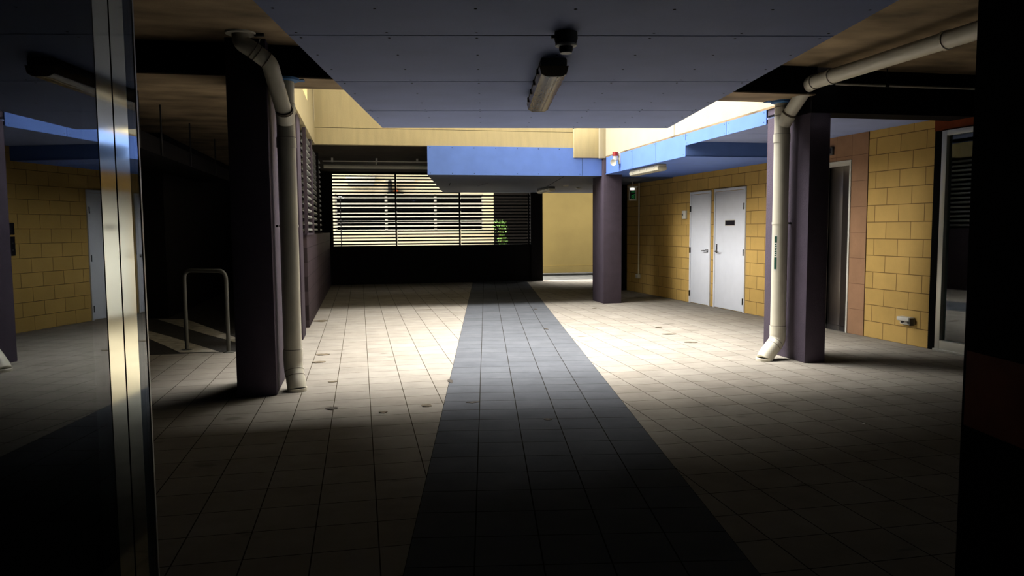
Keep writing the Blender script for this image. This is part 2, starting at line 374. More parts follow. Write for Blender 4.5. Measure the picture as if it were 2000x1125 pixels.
b.box(VR, VR + 0.03, 7.95, 13.66, 2.66, 2.8, M['joint']); b.box(VR, VR + 0.03, UJ + 0.05, 13.66, 2.51, 2.8, M['joint'])
for u_ in (8.0, 8.86, 8.96, 10.08, 10.2, 11.19, 11.29, 12.23, 12.33, 13.6):
    for zz in (2.52 if u_ > UJ else 2.675, 2.785): b.cyl((VR - 0.0135, u_, zz), (VR - 0.01, u_, zz), 0.006, M['joint'], 8)
b.prism([(VR - 0.01, UJ), (6.75, UJ), (6.45, 16.8), (VR + 0.0, 16.8)], 2.49, 2.506, M['blue']); b.prism([(VR, UJ + .02), (6.75, UJ + .02), (6.45, 16.8), (VR, 16.8)], 2.506, 2.53, M['joint'])
b.box(VR - 0.012, 6.75, UJ, UJ + 0.012, 2.49, 2.72, M['blue'])
struct(b, 'soffit_ceiling_door', 'blue fascia and boxed soffit over the two white doors', 'bulkhead')
b = MB(); b.prism([(VR, 7.4), (6.78, 7.4), (6.7, 9.15), (VR, 9.15)], 2.70, 2.72, M['slate']); b.prism([(VR, 9.16), (6.7, 9.16), (6.7, UJ), (VR, UJ)], 2.70, 2.72, M['slate']); b.prism([(VR, 7.4), (6.78, 7.4), (6.7, UJ), (VR, UJ)], 2.715, 2.74, M['joint'])
struct(b, 'ceiling_alcove', 'blue grey sheet ceiling of the lift alcove', 'ceiling')

# ------------------------------------------------------------------ columns
b = MB(); b.box(-1.09, -0.755, 6.8, 7.55, 0, 3.12, M['plum'], 0.008)
struct(b, 'column_left', 'tall plum column beside the drainpipe, next to the glass shopfront', 'column')
b = MB(); b.box(4.65, 4.89, 7.1, 7.94, 0, 2.82, M['plum'], 0.008)
struct(b, 'column_right', 'flat plum column behind the drainpipe with the green sticker', 'column')
b = MB(); b.box(4.61, 4.98, 13.73, 14.4, 0, 2.82, M['plum'], 0.008)
struct(b, 'column_middle', 'plum column standing alone in front of the back opening', 'column')
b = MB(); b.box(-0.89, -0.775, 10.22, 10.75, 0, 3.02, M['plum'], 0.005); b.box(-0.9, -0.80, 10.75, 10.83, 0, 3.02, M['dark_zone'])
struct(b, 'column_post', 'slim plum post between the drainpipe and the low block wall', 'post')
b = MB(); b.box(-0.95, -0.775, 13.15, 13.45, 1.4, 3.0, M['plum'], 0.005)
struct(b, 'column_stub', 'short plum post on the low block wall, at the end of the grey louvres', 'post')

# ------------------------------------------------------------------ left and back walls
b = MB(); b.box(-0.975, -0.775, 11.5, 20.2, 0, 1.4, M['dwarf'], 0.004)
struct(b, 'wall_left', 'low plum blockwork wall under the side louvres', 'wall')
b = MB(); b.box(-1.0, 5.03, 20.35, 20.5, 0, 1.03, M['dark_zone']); b.box(4.7, 5.03, 20.3, 20.5, 0, 2.47, M['dark_zone']); b.box(-1.0, -0.71, 20.35, 20.5, 1.0, 3.0, M['dark_zone']); b.box(-1.0, 4.0, 20.35, 20.5, 2.95, 3.05, M['dark_zone'])
struct(b, 'wall_back', 'black wall under the long back louvres', 'wall')
b = MB(); b.box(5.36, 6.7, 16.6, 16.75, 0, 2.5, M['black'])  # black end wall added so the passage reads dark
struct(b, 'wall_passage', 'black wall added to keep the passage behind the middle column dark', 'wall')
b = MB(); b.box(-10, -9.8, -4, 20.5, 0, 3.1, M['dark_zone']); b.box(-10, -0.9, 20.3, 20.5, 0, 3.1, M['dark_zone'])
b.box(-4.3, -3.2, 13.4, 20.3, 0, 3.1, M['dark_zone'])
struct(b, 'wall_parking', 'black far walls of the car park', 'wall')
b = MB(); b.box(-10, 9, -4.2, -4, -0.2, 3.4, M['dark_zone'])  # unseen wall added behind the camera to keep light out
struct(b, 'wall_behind', 'unseen dark wall added behind the viewpoint to keep light out', 'wall')

def louvre(name, label, n, pitch, depth, thick, tilt, m, post_m, length, h, at, fr, along, posts, group=None):
    """slat screen: local x along the screen, z up"""
    t = thing(name, label, 'louvre screen', fr, at, group, None, along)
    s = MB()
    for k in range(n):
        s.box(0, length, -depth / 2, depth / 2, (k + 0.5) * pitch - thick / 2, (k + 0.5) * pitch + thick / 2, m, rot=(tilt, 0, 0))
    s.build('slats', t)
    for p_ in posts:
        q = MB(); q.box(p_ - 0.022, p_ + 0.022, -0.07, -0.02, 0, h, post_m); q.build('post', t)
    q = MB(); q.box(0, length, -0.05, 0.05, -0.03, 0.0, post_m); q.build('bottom_rail', t)
    return t
louvre('louvre_screen', 'long bank of black louvres in front of the cream building, left bay', 22, 0.0868, 0.042, 0.040, 0.0, M['slat_dark'], M['slat_dark'], 1.72, 1.93, (-0.73, 20.4, 1.035), 'B', 0.0, (0.022, 1.698))
louvre('louvre_screen', 'bank of black louvres in the middle bay, partly under the blue box', 22, 0.0868, 0.042, 0.040, 0.0, M['slat_dark'], M['slat_dark'], 1.72, 1.93, (1.00, 20.4, 1.035), 'B', 0.0, (1.698,))
louvre('louvre_screen', 'bank of black louvres under the blue box, next to the bright opening', 16, 0.0868, 0.042, 0.040, 0.0, M['slat_dark'], M['slat_dark'], 1.95, 1.40, (2.74, 20.4, 1.035), 'B', 0.0, (1.90,))
louvre('louvre_screen', 'pale grey louvres lit above the low plum block wall', 15, 0.103, 0.050, 0.034, R(-20), M['slat'], M['plum'], 1.70, 1.55, (-0.815, 11.45, 1.42), 'B', R(90), (-0.03,))
louvre('louvre_screen', 'dim grey louvres in shade behind the short plum post', 15, 0.103, 0.050, 0.034, R(-20), M['slat'], M['dark_zone'], 3.2, 1.55, (-0.83, 13.5, 1.42), 'B', R(90), (1.6,))

# ------------------------------------------------------------------ right wall
VC = 7.0
b = MB()
b.box(VC, VC + 0.2, 10.55, 16.9, 0, 2.75, M['block'])
b.box(VC, VC + 0.2, 9.62, 10.55, 0, 2.75, M['block'])
b.box(VC, VC + 0.2, 7.27, 8.345, 0, 3.1, M['block'])
b.box(VC + 0.03, VC + 0.2, 8.33, 8.37, 0, 2.75, M['joint'])
struct(b, 'wall_right', 'mustard cream blockwork wall with the two white doors and the lift', 'wall', 'C')
b = MB()
b.box(VC, VC + 0.2, 8.36, 8.67, 0, 2.75, M['terracotta']); b.box(VC, VC + 0.2, 8.67, 9.62, 2.36, 2.75, M['terracotta'])
struct(b, 'wall_lift', 'terracotta tiled surround of the steel lift door', 'wall', 'C')
b = MB(); b.box(VC - 0.01, VC + 0.2, 2.5, 7.27, 2.56, 3.1, M['rust']); b.box(VC + 0.0, VC + 0.2, 7.14, 7.275, 0, 2.6, M['black']); b.box(VC, VC + .2, 2.5, 5.6, 0, 2.56, M['black'])
struct(b, 'wall_entry', 'dark rust red wall over the glass entrance door', 'wall', 'C')
b = MB(); b.box(VC + 1.4, VC + 1.5, 2.5, 17, 0, 3.1, M['black']); b.box(VC, VC + 1.5, 16.9, 17, 0, 3.1, M['black'])
struct(b, 'wall_inside', 'dark interior wall behind the glass entrance door', 'wall', 'C')
b = MB(); b.box(1.78, 2.9, -1.5, 2.68, 0, 3.12, M['black']); b.box(1.776, 1.8, -1.5, 2.66, 0.72, 1.0, M['rust'])  # rust panel paints in a reddish reflection low on the wall
struct(b, 'wall_entrance_right', 'black wall end framing the view, opposite the glass shopfront, with a reddish reflection painted low on it', 'wall', 'A')

# doors
def door(name, label, u0, u1, top, handle_near_u0, sign):
    t = thing(name, label, 'door', 'C', (VC, u0, 0), None, 'structure')
    W = u1 - u0
    f = MB()
    f.box(-0.025, 0.01, 0, 0.035, 0, top, M['white'], 0.003); f.box(-0.025, 0.01, W - 0.035, W, 0, top, M['white'], 0.003); f.box(-0.025, 0.01, 0.035, W - 0.035, top - 0.045, top, M['white'], 0.003)
    f.build('frame', t)
    l = MB(); l.box(-0.012, 0.02, 0.04, W - 0.04, 0.012, top - 0.052, M['white'], 0.002)
    leaf = l.build('leaf', t)
    hy = W - 0.036 if not handle_near_u0 else 0.036
    hy = (W - 0.03) if handle_near_u0 else 0.03
    hy = 0.03 if not handle_near_u0 else W - 0.03
    for zz in (0.19, 1.03, 1.82):
        h = MB(); h.box(-0.032, -0.01, hy - 0.008, hy + 0.008, zz - 0.055, zz + 0.055, M['dark_metal'], 0.002); h.cyl((-0.034, hy, zz - 0.055), (-0.034, hy, zz + 0.055), 0.007, M['dark_metal'], 12)
        h.build('hinge', t)
    ky = 0.10 if handle_near_u0 else W - 0.10
    dr = 1 if handle_near_u0 else -1
    h = MB(); h.cyl((-0.012, ky, 1.03), (-0.022, ky, 1.03), 0.032, M['chrome'], 24); h.cyl((-0.02, ky, 1.03), (-0.062, ky, 1.03), 0.010, M['chrome'], 16)
    h.tube([(-0.062, ky, 1.03), (-0.066, ky + dr * 0.03, 1.032), (-0.064, ky + dr * 0.13, 1.026), (-0.05, ky + dr * 0.145, 1.024)], 0.010, M['chrome'], 12, 0.02)
    h.build('lever_handle', t)
    if sign:
        p_ = MB(); p_.box(-0.02, -0.011, ky - 0.024, ky + 0.024, 1.0, 1.16, M['chrome'], 0.003); p_.cyl((-0.026, ky, 1.12), (-0.019, ky, 1.12), 0.012, M['dark_metal'], 16); p_.build('lock_plate', t)
        s_ = MB(); s_.box(-0.016, -0.011, 0.325, 0.655, 1.488, 1.592, M['offwhite']); s_.box(-0.018, -0.0155, 0.335, 0.645, 1.496, 1.584, M['sign_black']); s_.build('sign_plate', t)
    else:
        p_ = MB(); p_.cyl((-0.012, ky + 0.055, 1.05), (-0.02, ky + 0.055, 1.05), 0.014, M['chrome'], 16); p_.build('lock_barrel', t)
    return t
door('door_1', 'narrower white door next to the small wall switch box', 12.38, 13.17, 2.142, True, False)
door('door_2', 'wide white door with a small black sign plate', 11.22, 12.25, 2.152, False, True)

# lift
t = thing('door_3', 'brushed steel lift door set deep in the terracotta tiles', 'lift door', 'C', (VC, 8.67, 0), None, 'structure')
f = MB(); f.box(-0.012, 0.36, -0.0, 0.03, 0, 2.36, M['offwhite']); f.box(-0.012, 0.36, 0.92, 0.95, 0, 2.36, M['steel']); f.box(-0.012, 0.36, 0.03, 0.92, 2.33, 2.36, M['offwhite']); f.build('frame', t)
for n_, (a0, a1, xx) in enumerate(((0.03, 0.62, 0.36), (0.625, 0.92, 0.38))):
    f = MB(); f.box(xx, xx + 0.04, a0, a1, 0.012, 2.33, M['steel'], 0.003); f.build('leaf', t)
f = MB(); f.box(0.0, 0.42, 0.03, 0.92, 0.0, 0.008, M['chrome']); f.build('sill', t)
f = MB(); f.box(0.42, 0.5, -0.1, 1.05, 0, 2.5, M['black']); f.build('shaft_backing', t)
t = thing('lift_indicator', 'small dark floor indicator box above the lift door', 'indicator', 'C', (VC, 9.1, 2.46))
f = MB(); f.box(-0.035, 0, -0.07, 0.075, 0, 0.11, M['fixture_grey'], 0.006); f.build('housing', t)
f = MB(); f.box(-0.038, -0.034, -0.05, 0.055, 0.02, 0.09, M['sign_black']); f.build('display', t)
t = thing('lift_call_panel', 'tall dark call button plates beside the lift, seen in the shopfront glass', 'call panel', 'C', (VC, 9.72, 1.13))
f = MB(); f.box(-0.02, 0, -0.05, 0.05, 0, 0.275, M['sign_black'], 0.006); f.build('lower_plate', t)
f = MB(); f.box(-0.02, 0, -0.05, 0.05, 0.30, 0.475, M['sign_black'], 0.006); f.build('upper_plate', t)
for zz in (0.08, 0.18):
    f = MB(); f.cyl((-0.026, 0, zz), (-0.018, 0, zz), 0.014, M['fixture_grey'], 16); f.build('call_button', t)

# glass entrance door at the far right
t = thing('door_4', 'aluminium framed glass entrance door beside the block wall', 'door', 'C', (VC, 5.6, 0), None, 'structure')
f = MB(); L = 1.54
f.box(-0.03, 0.06, L - 0.07, L, 0.0, 2.55, M['alu_frame'], 0.004); f.box(-0.03, 0.06, 0, 0.07, 0, 2.55, M['alu_frame'], 0.004); f.box(-0.03, 0.06, 0.07, L - 0.07, 2.49, 2.55, M['alu_frame'], 0.004); f.box(-0.03, 0.06, 0.07, L - 0.07, 0.03, 0.13, M['alu_frame'], 0.004)
f.build('frame', t)
f = MB(); f.box(-0.06, 0.10, 0, L, 0, 0.03, M['alu_frame'], 0.004); f.build('threshold', t)
f = MB(); f.box(0.01, 0.018, 0.07, L - 0.07, 0.13, 2.49, M['pane']); f.build('glass_pane', t)
b = MB()
for k in range(3): b.box(0, 0.35, 0, 0.9, 0.05 + 0.28 * k, 0.05 + 0.28 * k + 0.24, M['cream_pale'], 0.005)
b.box(0.0, 0.35, 0, 0.9, 0, 0.05, M['fixture_grey'])
tag(b.build('drawer_unit', None, 'C', (VC + 0.55, 5.75, 0)), 'pale low unit behind the glass entrance door', 'cabinet')

# small things on the right wall
t = thing('switch_box', 'small white switch box on the block wall beside the narrower door', 'switch', 'C', (VC, 13.38, 1.64))
f = MB(); f.box(-0.045, 0, -0.075, 0.075, 0, 0.155, M['offwhite'], 0.008); f.build('housing', t)
f = MB(); f.box(-0.05, -0.044, 0.02, 0.05, 0.06, 0.10, M['fixture_grey'], 0.002); f.build('rocker', t)
t = thing('power_outlet', 'weatherproof double power point low on the block wall by the glass door', 'power outlet', 'C', (VC, 7.47, 0.25))
f = MB(); f.box(-0.05, 0, 0, 0.2, 0, 0.10, M['offwhite'], 0.012); f.box(-0.10, -0.03, 0.0, 0.2, 0.05, 0.10, M['offwhite'], 0.012); f.build('housing', t)
for yy in (0.05, 0.15):
    f = MB(); f.cyl((-0.055, yy, 0.035), (-0.045, yy, 0.035), 0.022, M['fixture_grey'], 16); f.build('socket_cover', t)
f = MB(); f.box(-0.09, -0.03, -0.012, 0.0, 0.0, 0.09, M['fixture_grey'], 0.004); f.build('end_cap', t)
t = thing('conduit', 'thin cream conduit running down the block wall to an outlet near the floor', 'conduit', 'C', (VC - 0.02, 15.55, 0.33))
f = MB(); f.cyl((0, 0, 0.08), (0, 0, 2.17), 0.016, M['pipe'], 14); f.build('tube', t)
f = MB(); f.box(-0.05, 0.02, -0.06, 0.06, 0, 0.09, M['offwhite'], 0.008); f.build('outlet_box', t)
t = thing('exit_sign', 'small green lit exit sign hanging in the dark passage beside the middle column', 'exit sign', 'B', (5.87, 15.5, 2.06))
f = MB(); f.box(-0.10, 0.10, -0.06, 0.06, 0.285, 0.315, M['offwhite'], 0.006); f.cyl((0, 0, 0.315), (0, 0, 0.43), 0.012, M['offwhite'], 12); f.build('mount', t)
f = MB(); f.box(-0.085, 0.085, -0.02, 0.02, 0.0, 0.285, M['offwhite'], 0.004); f.build('frame', t)
f = MB(); f.box(-0.07, 0.058, -0.024, -0.018, 0.03, 0.225, M['sign_black']); f.build('sign_face', t)
def strokes(f, polys, m, x0, z0, sc, y):
    for (ax, az, bx, bz) in polys:
        f.cyl((x0 + ax * sc, y, z0 + az * sc), (x0 + bx * sc, y, z0 + bz * sc), 0.0045, m, 8)
f = MB()
# running figure and doorway pictogram
strokes(f, [(0.2, 0.55, 0.5, 0.62), (0.5, 0.62, 0.7, 0.5), (0.35, 0.6, 0.4, 0.3), (0.4, 0.3, 0.65, 0.1), (0.4, 0.3, 0.2, 0.05), (0.8, 0, 0.8, 0.9), (0.8, 0.9, 1.1, 0.9), (1.1, 0.9, 1.1, 0.0)], M['green_glow'], -0.06, 0.045, 0.1, -0.026)
strokes(f, [(0.2, 1.3, 1.0, 1.3), (0.2, 1.55, 1.0, 1.55)], M['green_glow'], -0.06, 0.045, 0.1, -0.026)
f.sph((-0.015, -0.026, 0.045 + 0.072), 0.008, M['green_glow']); f.build('pictogram', t, ).__setitem__('label', 'green lit pictogram')
f = MB(); f.box(-0.06, 0.03, -0.03, -0.018, 0.235, 0.27, M['white_glow']); f.build('lamp', t)

# ------------------------------------------------------------------ light fittings
def batten(label, fr, at, rz, L, W, H, body, lens):
    t = thing('batten_light', label, 'ceiling light', fr, at, None, None, rz)
    f = MB(); f.box(-W / 2, W / 2, 0, L, -H * 0.48, 0, body, 0.012); f.build('housing', t)
    f = MB()
    pr = [(-W / 2 - 0.006, -H * 0.45), (W / 2 + 0.006, -H * 0.45), (W / 2 - 0.004, -H * 0.85), (W / 2 - 0.03, -H), (-W / 2 + 0.03, -H), (-W / 2 + 0.004, -H * 0.85)]
    f.prism(pr, 0.012, L - 0.012, lens, 'y')
    f.box(-W / 2 + 0.05, -W / 2 + 0.056, 0.03, L - 0.03, -H - 0.002, -H + 0.004, lens); f.box(W / 2 - 0.056, W / 2 - 0.05, 0.03, L - 0.03, -H - 0.002, -H + 0.004, lens)
    f.build('lens', t)
    for yy in (-0.004, L - 0.012):
        f = MB(); f.prism([(x * 1.02, z) for x, z in pr], yy, yy + 0.016, lens, 'y'); f.build('end_cap', t)
    for yy in (0.004, L - 0.004):
        f = MB(); f.tube([(-W / 2 + 0.004, yy, -H * 0.85), (-W / 2 + 0.03, yy, -H), (W / 2 - 0.03, yy, -H), (W / 2 - 0.004, yy, -H * 0.85)], 0.0025, M['lens_pale'], 8, 0.012); f.build('end_highlight', t)  # pale tube draws the bright highlight along the lens end
    for k in range(4):
        for s in (-1, 1):
            f = MB(); f.box(s * (W / 2 + 0.008) - 0.005, s * (W / 2 + 0.008) + 0.005, (k + 0.5) * L / 4 - 0.015, (k + 0.5) * L / 4 + 0.015, -H * 0.62, -H * 0.3, body, 0.002); f.build('clip', t)
    return t
batten('long yellowed batten light hanging from the grey canopy, near the heat detector', 'A', (0.395, 4.25, 2.42), 0, 1.26, 0.15, 0.105, M['fixture_grey'], M['lens'])
batten('clear batten light under the blue fascia, beside the white doors', 'B', (4.80, 11.35, 2.49), 0, 1.28, 0.15, 0.11, M['offwhite'], M['lens_pale'])
batten('small dim batten light under the blue box, above the bright opening', 'B', (4.55, 17.4, 2.47), 0, 1.26, 0.15, 0.105, M['fixture_grey'], M['lens_pale'])
t = thing('heat_detector', 'round dark heat detector on the canopy behind the yellowed batten light', 'detector', 'A', (0.405, 3.72, 2.42))
f = MB(); f.lathe([(0.056, 0), (0.058, -0.03), (0.05, -0.062), (0.0, -0.062)][::-1], M['fixture_grey']); f.build('base', t)
f = MB(); f.lathe([(0.053, -0.058), (0.053, -0.066), (0.035, -0.07), (0.035, -0.058)], M['offwhite']); f.build('ring', t)
f = MB(); f.lathe([(0.034, -0.066), (0.034, -0.085), (0.028, -0.098), (0.0, -0.098)], M['fixture_grey']); f.build('sensor', t)
f = MB(); f.lathe([(0.029, -0.097), (0.029, -0.101), (0.0, -0.101)], M['offwhite']); f.build('cap', t)
f = MB(); f.box(-0.072, -0.05, -0.01, 0.01, -0.03, -0.015, M['fixture_grey']); f.build('indicator_tab', t)
for (v_, u_, lab) in ((4.69, 16.7, 'small round ceiling fitting under the blue box, nearer the batten light'), (5.3, 17.7, 'small round ceiling fitting under the blue box, close to the middle column')):
    t = thing('downlight', lab, 'downlight', 'B', (v_, u_, 2.47))
    f = MB(); f.lathe([(0.0, -0.025), (0.06, -0.025), (0.075, -0.012), (0.078, 0.0)], M['offwhite']); f.build('bezel', t)
    f = MB(); f.lathe([(0.0, -0.03), (0.045, -0.03), (0.045, -0.02)], M['lens_pale']); f.build('diffuser', t)
# siren
t = thing('alarm_strobe', 'red topped white alarm horn on the blue fascia beside the middle column', 'alarm', 'B', (VR - 0.012, 12.9, 2.60))
f = MB(); f.box(-0.018, 0, -0.05, 0.05, 0.02, 0.24, M['offwhite'], 0.006); f.build('back_plate', t)
f = MB(); f.lathe([(0.0, 0.235), (0.050, 0.235), (0.052, 0.19), (0.052, 0.16), (0.0, 0.16)][::-1], M['red'], (-0.085, 0.0, 0)); f.build('beacon', t)['label'] = 'red beacon cap'
f = MB(); f.cyl((-0.085, 0, 0.08), (-0.085, 0, 0.165), 0.042, M['offwhite']); f.box(-0.085, -0.01, -0.02, 0.02, 0.09, 0.13, M['offwhite']); f.build('body', t)
f = MB(); f.lathe([(0.0, 0.0), (0.025, 0.0), (0.032, 0.02), (0.062, 0.055), (0.058, 0.055), (0.028, 0.024), (0.0, 0.02)], M['offwhite'], (-0.095, -0.0, 0.055), axis=(-0.75, -0.6, -0.25)); f.build('horn', t)

# ------------------------------------------------------------------ drainpipes
def ring(t, name, p, d, r, h, m):
    p, d = Vector(p), Vector(d).normalized()
    f = MB(); f.cyl(p - d * h / 2, p + d * h / 2, r, m, 28); return f.build(name, t)
RP = 0.082
def pipe_stack(label, at, foot, joints, bracket_dir, branch, hole, flange):
    t = thing('drainpipe', label, 'drainpipe', 'B', at)
    kz = 0.30
    f = MB(); f.cyl((0, 0, kz), (0, 0, 2.82), RP, M['pipe'], 28); f.build('riser', t)
    f = MB(); f.tube([(0, 0, kz + 0.02), (0, 0, 0.21), (foot[0] * 0.8, foot[1] * 0.8, 0.07), (foot[0], foot[1], 0.015)], RP + 0.004, M['pipe'], 28, 0.075); f.build('foot_bend', t)
    f = MB(); f.cyl((0, 0, 0.27), (0, 0, 0.37), RP + 0.006, M['pipe'], 28); f.cyl((0, 0, 0.37), (0, 0, 0.374), RP + 0.002, M['pipe_joint'], 28); f.build('foot_socket', t)
    dv = Vector((foot[0] * 0.8, foot[1] * 0.8, -0.14)).normalized()
    for q in (0.045, 0.10):
        ring(t, 'bend_joint', Vector((0, 0, 0.21)) + dv * q, dv, RP + 0.0055, 0.004, M['pipe_joint'])
    f = MB(); f.cyl((foot[0], foot[1], 0.0), (foot[0], foot[1], 0.03), RP + 0.008, M['pipe'], 28); f.build('foot_collar', t)
    for zz in joints:
        f = MB(); f.cyl((0, 0, zz - 0.045), (0, 0, zz + 0.045), RP + 0.006, M['pipe'], 28); f.cyl((0, 0, zz + 0.045), (0, 0, zz + 0.049), RP + 0.002, M['pipe_joint'], 28); f.build('coupling', t)
    f = MB(); f.cyl((0, 0, 1.49), (0, 0, 1.515), RP + 0.004, M['pipe'], 28)
    f.box(bracket_dir[0] * 0.08 - 0.012, bracket_dir[0] * 0.125 + 0.012, -0.012, 0.012, 1.492, 1.512, M['dark_metal']); f.build('wall_bracket', t)
    # branch from the upper drain
    f = MB(); f.tube(branch, RP - 0.012, M['pipe'], 28, 0.05); f.build('branch', t)
    B = [Vector(x) for x in branch]
    dl = (B[-1] - B[-2]).normalized()
    f = MB(); f.cyl(B[-1] - dl * 0.15, B[-1], RP - 0.004, M['pipe'], 28); f.cyl(B[-1] - dl * 0.17, B[-1] - dl * 0.148, RP - 0.008, M['pipe_joint'], 28); f.build('branch_socket', t)
    return t, B
at = (-0.63, 7.05, 0.0)
br = [(-0.30, -0.43, 3.10), (-0.30, -0.43, 3.02), (-0.225, -0.43, 2.975), (-0.085, -0.37, 2.88), (0.0, -0.10, 2.50), (0.0, 0.0, 2.42)]
t, B = pipe_stack('cream drainpipe beside the tall left column, with a crooked branch to the slab', at, (0.035, -0.09), (2.55, 2.25), (-1, 0), br, None, True)
f = MB(); f.lathe([(0.085, 3.085), (0.12, 3.085), (0.125, 3.098), (0.085, 3.1)], M['pipe'], (-0.30, -0.43, 0)); f.build('ceiling_flange', t)
for q, (i, tt) in enumerate(((2, 0.15), (2, 0.9))):
    pass
d1 = (B[3] - B[2]).normalized()
for q in (0.02, 0.06):
    ring(t, 'branch_joint', B[2] + d1 * q, d1, RP - 0.008, 0.005, M['pipe_joint'])
ring(t, 'branch_joint', B[3] - d1 * 0.03, d1, RP - 0.008, 0.005, M['pipe_joint'])
f = MB(); f.cyl(B[2] + d1 * 0.075 + Vector((0, 0, 0.06)), B[2] + d1 * 0.075 + Vector((0.02, 0, 0.13)), 0.005, M['chrome'], 8); f.box(B[2].x + 0.03, B[2].x + 0.11, B[2].y - 0.01, B[2].y + 0.03, 3.08, 3.1, M['dark_metal']); f.build('hanger', t)
b = MB(); b.lathe([(0.09, 2.79), (0.125, 2.80), (0.13, 2.82), (0.09, 2.82)], M['blue_seal'], (0, 0, 0)); b.box(0.05, 0.17, 0.0, 0.10, 2.812, 2.822, M['blue_seal']); b.build('blue_seal', t)['label'] = 'blue sealing collar'

at = (4.52, 7.42, 0.0)
br = [(0.09, -3.2, 2.93), (0.085, -2.4, 2.93), (0.045, -0.42, 2.93), (0.03, -0.12, 2.70), (0.0, 0.0, 2.55)]
t, B = pipe_stack('cream drainpipe with a green sticker, in front of the flat right column', at, (-0.20, -0.07), (2.42,), (1, 0), br, None, False)
for yy in (-0.5, -0.78, -2.2):
    x_ = 0.045 + (yy + 0.42) / -1.98 * 0.04
    f = MB(); f.cyl((x_, yy - 0.02, 2.93), (x_, yy + 0.02, 2.93), RP - 0.004, M['pipe'], 28); f.build('branch_coupling', t)
for zz in (2.66, 2.75):
    f = MB(); f.cyl((0, 0, zz), (0, 0, zz + 0.005), RP + 0.003, M['pipe_joint'], 28); f.build('top_joint', t)
b = MB(); b.lathe([(0.09, 2.79), (0.12, 2.80), (0.125, 2.82), (0.09, 2.82)], M['blue_seal']); b.box(-0.17, -0.05, 0.0, 0.1, 2.812, 2.822, M['blue_seal']); b.build('blue_seal', t)['label'] = 'blue sealing collar'
b = MB()
def sticker(b, z0, z1, a0, a1, m, rr=RP + 0.0012):
    tm = bmesh.new(); n = 6
    vs = [[tm.verts.new((rr * math.cos(a0 + (a1 - a0) * k / n), rr * math.sin(a0 + (a1 - a0) * k / n), z)) for k in range(n + 1)] for z in (z0, z1)]
    for k in range(n): tm.faces.new((vs[0][k], vs[0][k + 1], vs[1][k + 1], vs[1][k]))
    b._take(tm, m)
A0, A1 = R(196), R(222)
sticker(b, 0.98, 1.375, A0, A1, M['offwhite'], RP + 0.0006)
sticker(b, 1.00, 1.13, A0 + .05, A1 - .05, M['green_print']); sticker(b, 1.29, 1.36, A0 + .05, A1 - .05, M['green_print'])
for k in range(7):
    sticker(b, 1.145 + k * 0.02, 1.157 + k * 0.02, A0 + 0.08 + 0.03 * (k % 2), A1 - 0.08 - 0.05 * (k % 3 == 0), M['green_print'])
b.build('sticker', t)['label'] = 'green and white printed sticker'
# thin conduit along the right beam, pipes under the back slab
t = thing('sprinkler_pipe', 'thin pale pipe along the black lintel beam with a small hanger', 'pipe', 'B', (4.7, 6.98, 2.93))
f = MB(); f.cyl((0.15, 0, 0), (2.4, 0, 0), 0.013, M['pipe'], 12); f.build('tube', t)
f = MB(); f.cyl((0.75, 0, 0), (0.75, 0, 0.17), 0.006, M['dark_metal'], 8); f.cyl((0.73, 0, 0), (0.77, 0, 0), 0.018, M['dark_metal'], 12); f.build('hanger', t)
t = thing('ceiling_pipe', 'thick pale pipe slung under the back slab', 'pipe', 'B', (-0.74, 16.9, 2.86))
f = MB(); f.cyl((0, 0, 0), (2.4, 0, 0), 0.045, M['pipe'], 18); f.build('tube', t)
f = MB(); f.cyl((1.13, 0, -0.03), (1.13, 0, 0.14), 0.014, M['pipe'], 10); f.build('hanger', t)
t = thing('ceiling_conduit', 'thin conduit above the thick pipe under the back slab', 'conduit', 'B', (-0.74, 16.4, 2.93))
f = MB(); f.cyl((0, 0, 0), (2.4, 0, 0), 0.012, M['pipe'], 10); f.build('tube', t)
for xx in (0.2, 1.13, 2.0):
    f = MB(); f.box(xx - 0.02, xx + 0.02, -0.02, 0.02, -0.016, 0.07, M['offwhite']); f.build('saddle', t)

# ------------------------------------------------------------------ car park side
t = thing('hoop_rail', 'steel hoop rail standing at the edge of the dark car park', 'rail', 'B', (-1.585, 9.39, 0), rz=R(60))
f = MB(); f.tube([(0, 0, 0), (0, 0, 0.985), (0, 0.62, 0.985), (0, 0.62, 0)], 0.024, M['galv'], 16, 0.11, 8); f.build('tube', t)
for yy in (0, 0.62):
    f = MB(); f.lathe([(0.065, 0), (0.065, 0.008), (0.03, 0.014), (0.0, 0.014)], M['galv'], (0, yy, 0)); f.build('base_flange', t)
t = thing('cable_tray', 'black duct slung under the car park slab on hanger rods', 'duct', 'B', (-2.62, 9.2, 2.45))
f = MB(); f.box(-0.9, 0.1, 0, 7.0, 0.0, 0.22, M['dark_zone'], 0.01); f.build('duct', t)
for yy in (0.3, 1.3, 3.0, 5.0):
    for xx, zb in ((-0.8, 0.2), (0.12, 0.0)):
        f = MB(); f.cyl((xx, yy, zb), (xx, yy, 0.65), 0.011, M['dark_metal'], 8); f.build('hanger', t)

